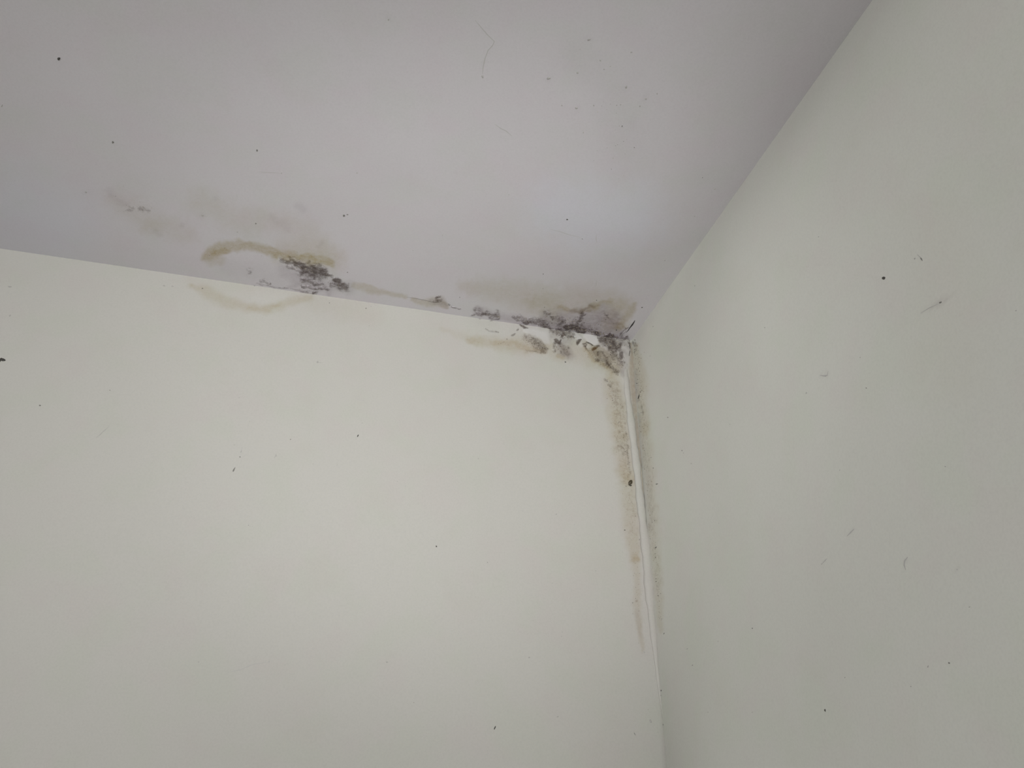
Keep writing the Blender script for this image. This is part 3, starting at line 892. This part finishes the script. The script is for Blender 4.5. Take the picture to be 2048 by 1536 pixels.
for s in 'cbr':
    for i, (x, y, d, m) in enumerate(TINY[s]):
        if d <= 0:
            continue
        r = random.Random(i * 3 + ord(s))
        blob('speck', x, y, d * r.uniform(.9, 1.3), d * r.uniform(.55, .8), r.uniform(-90, 20), s, m,
             thick=.25, seed=i, parent=ROOT[s], segs=7, rings=2)

# crack in the cove, thread stuck on the ceiling edge, hairs and scratches
strand('crack', [(1252, 665), (1256, 661), (1260, 655), (1264, 650), (1268, 644), (1270, 640)],
       [.3, .9, 1.1, 1.7, 1.2, .3], 'c', CRK, ceiling, .3)
strand('crack', [(1241, 676), (1245, 669), (1250, 664), (1253, 661)], [.2, .4, .45, .3], 'c', D2, ceiling, .3)
strand('crack', [(1172, 685.5), (1177, 686.5), (1182, 688.5), (1187, 691.5)], [.3, .8, .8, .3], 'b', CRK, wall_back, .3)
strand('crack', [(1257, 688), (1258, 696), (1257, 706), (1256, 715)], [.5, 1.0, .8, .3], 'b', CRK, wall_back, .3)
tag(strand('fibre', [(813, 594), (830, 596.5), (848, 600), (862, 603), (872, 605)], [.2, .5, .6, .5, .3], 'c', D2),
    'fine dark fibre stuck along the ceiling edge by the olive smudge', 'fibre')
for pts, w in (([(515, 343), (530, 344), (548, 345), (562, 346)], .45),
               ([(950, 40), (962, 54), (976, 70), (989, 82), (985, 90), (976, 100), (970, 116), (966, 135), (965, 148)], .5),
               ([(990, 246), (1002, 254), (1012, 258), (1024, 268)], .6),
               ([(1100, 447), (1118, 450), (1135, 455), (1160, 460)], .5),
               ([(1192, 452), (1191, 462), (1193, 470)], .4), ([(1193, 553), (1192, 560), (1192, 566)], .45)):
    strand('hairline', pts, w, 'c', THR, ceiling, .15)
for pts, w in (([(192, 876), (200, 870), (208, 862), (219, 853)], .6),
               ([(455, 1345), (480, 1340), (505, 1329), (538, 1324)], .5),
               ([(706, 792), (716, 800), (726, 801), (735, 808)], .5),
               ([(712, 796), (720, 792), (718, 800)], .4),
               ([(630, 724), (637, 725), (645, 726)], .6),
               ([(484, 892), (483, 900), (481, 912)], .5), ([(484, 915), (490, 911), (494, 906)], .35),
               ([(548, 916), (551, 912), (553, 907)], .7),
               ([(971, 661), (980, 664), (990, 665.5), (997, 666)], .6),
               ([(1283, 1297), (1287, 1304), (1289, 1309)], .5)):
    strand('scratch', pts, w, 'b', THR if w < .6 else D3, wall_back, .15)
for pts, w in (([(1840, 510), (1846, 516), (1850, 523)], .6),
               ([(1642, 751), (1650, 752), (1656, 751), (1658, 742)], .8),
               ([(1842, 627), (1860, 616), (1878, 608)], .5),
               ([(1692, 1072), (1700, 1064), (1706, 1058)], .9),
               ([(1814, 1114), (1808, 1122), (1807, 1130), (1810, 1140)], .9),
               ([(1642, 1128), (1648, 1121), (1652, 1117)], .7)):
    strand('scratch', pts, w, 'r', THR, wall_right, .15)


# fine mould spots scattered through the stains: far too many to tell apart
def spots(s, areas, mats, seed):
    rnd = random.Random(seed)
    for name, mat, share in mats:
        V, F = [], []
        for pts, count, smin, smax in areas:
            for _ in range(int(count * share)):
                i = rnd.randrange(len(pts) - 1) if len(pts) > 1 else 0
                a, b = pts[i], pts[min(i + 1, len(pts) - 1)]
                k = rnd.random()
                w = a[2] + (b[2] - a[2]) * k
                x = a[0] + (b[0] - a[0]) * k + rnd.gauss(0, .5) * w
                y = a[1] + (b[1] - a[1]) * k + rnd.gauss(0, .5) * w
                p, ax, bx = frame(x, y, rnd.uniform(-90, 90), s)
                n = NRM[s]
                st = surf_offset(p, s)
                p = p + n * (st - .00002)
                l = rnd.uniform(smin, smax) * (1.5 if rnd.random() < .1 else 1)
                m = 6
                n0 = len(V)
                for j in range(m):
                    t = 2 * math.pi * j / m
                    f = rnd.uniform(.7, 1.2)
                    V.append(p + ax * (math.cos(t) * l / 2 * f) + bx * (math.sin(t) * l / 2 * f * .65))
                V.append(p + n * (l * .00012))
                for j in range(m):
                    F.append((n0 + j, n0 + (j + 1) % m, n0 + m))
        me = bpy.data.meshes.new(name)
        me.from_pydata([tuple(v) for v in V], [], F)
        me.materials.append(mat)
        o = bpy.data.objects.new(name, me)
        COL.objects.link(o)
        o.parent = ROOT[s]
        tag(o, kind='stuff')


SP1 = flat_material('mould_spot_dark', (.12, .10, .085), .8)
SP2 = flat_material('mould_spot_brown', (.27, .235, .18), .8)
TWO = (('mould_spots', SP1, .4), ('mould_spots', SP2, .6))
spots('b', [([(1172, 700, 7), (1196, 712, 14), (1222, 732, 14)], 110, 1.0, 2.6),
            ([(1105, 668, 8), (1145, 672, 9)], 50, 1.0, 2.6), ([(1112, 690, 10), (1134, 702, 10)], 60, 1.0, 2.4),
            ([(1050, 682, 8), (1088, 694, 9)], 50, 1.0, 2.2), ([(1205, 684, 10), (1240, 690, 12)], 60, 1.2, 3.0),
            ([(960, 676, 8), (1050, 694, 7)], 22, .8, 1.8), ([(1238, 710, 8), (1250, 750, 6)], 26, 1.0, 2.4),
            ([(1216, 762, 6), (1230, 800, 12), (1240, 850, 12), (1246, 900, 12)], 150, .8, 2.0),
            ([(1246, 900, 12), (1256, 980, 12), (1264, 1060, 11), (1272, 1140, 8), (1278, 1230, 6)], 150, .7, 1.8)], TWO, 5)
spots('c', [([(590, 530, 8), (640, 545, 12), (690, 575, 8)], 60, 1.0, 2.6), ([(600, 565, 10), (650, 574, 10)], 24, .9, 2.2),
            ([(1095, 640, 12), (1150, 650, 16), (1225, 650, 18)], 120, .9, 2.4), ([(1130, 654, 5), (1185, 663, 4), (1240, 674, 4)], 70, 1.2, 3.2),
            ([(1035, 636, 4), (1090, 648, 6)], 30, 1, 2.4), ([(950, 622, 5), (1002, 634, 4)], 24, 1, 2.4),
            ([(412, 508, 7), (470, 492, 7), (545, 503, 8), (600, 516, 8)], 40, .8, 1.8),
            ([(235, 395, 22), (300, 430, 20)], 14, .8, 1.8), ([(1190, 190, 60), (1250, 300, 50)], 26, .8, 2.0)], TWO, 6)
spots('r', [([(1271, 690, 4), (1278, 760, 8), (1286, 840, 9), (1294, 940, 8), (1304, 1040, 8), (1314, 1160, 7), (1320, 1240, 5)], 230, .8, 2.0),
            ([(1275, 700, 8), (1286, 790, 12)], 40, .8, 2.2)], TWO, 7)


# insects
def empty(name, p):
    e = bpy.data.objects.new(name, None)
    e.empty_display_size = .005
    e.location = p
    COL.objects.link(e)
    return e


def under(child, par):
    child.parent = par
    child.location = child.location - par.location


BUG = flat_material('insect_shell', (.052, .042, .022), .38, .3, 2500)
BUG2 = flat_material('insect_dark', (.030, .028, .022), .5, .4, 2500)
p0 = Vector(hit(1260.5, 966, 'b')) + NRM['b'] * surf_offset(Vector(hit(1260.5, 966, 'b')), 'b')
bug = tag(empty('insect', p0), 'tiny dark brown oval insect on the stained wall beside the caulk bead', 'insect')
for o in (blob('body', 1261, 964.5, 10, 7.6, -68, 'b', BUG, thick=.8, shape=.35, seed=3, segs=24, rings=8),
          blob('head', 1258.6, 969.2, 4.4, 3.4, 50, 'b', BUG, thick=.8, shape=.2, seed=4, segs=16, rings=5),
          strand('leg', [(1257.5, 967.5), (1259.3, 970.2), (1261, 971.2), (1263.2, 970.4)], [.9, 1.3, 1.4, 1.0], 'b', BUG2)):
    under(o, bug)
p0 = Vector(hit(2, 720, 'b')) + NRM['b'] * surf_offset(Vector(hit(2, 720, 'b')), 'b')
bug2 = tag(empty('insect', p0), 'black pointed insect on the back wall, cut off by the left photo edge', 'insect')
for o in (blob('body', 5.5, 720, 12, 5.6, 4, 'b', BUG2, thick=.7, shape=.7, seed=6, segs=24, rings=8),
          blob('head', -4, 719, 11, 8, 10, 'b', BUG2, thick=.7, shape=.3, seed=7, segs=20, rings=6),
          strand('leg', [(1, 720), (0.5, 723), (-1, 725)], [.8, .8, .4], 'b', BUG2),
          strand('leg', [(2, 719), (3.2, 716.6), (4, 716)], [.7, .7, .3], 'b', BUG2)):
    under(o, bug2)
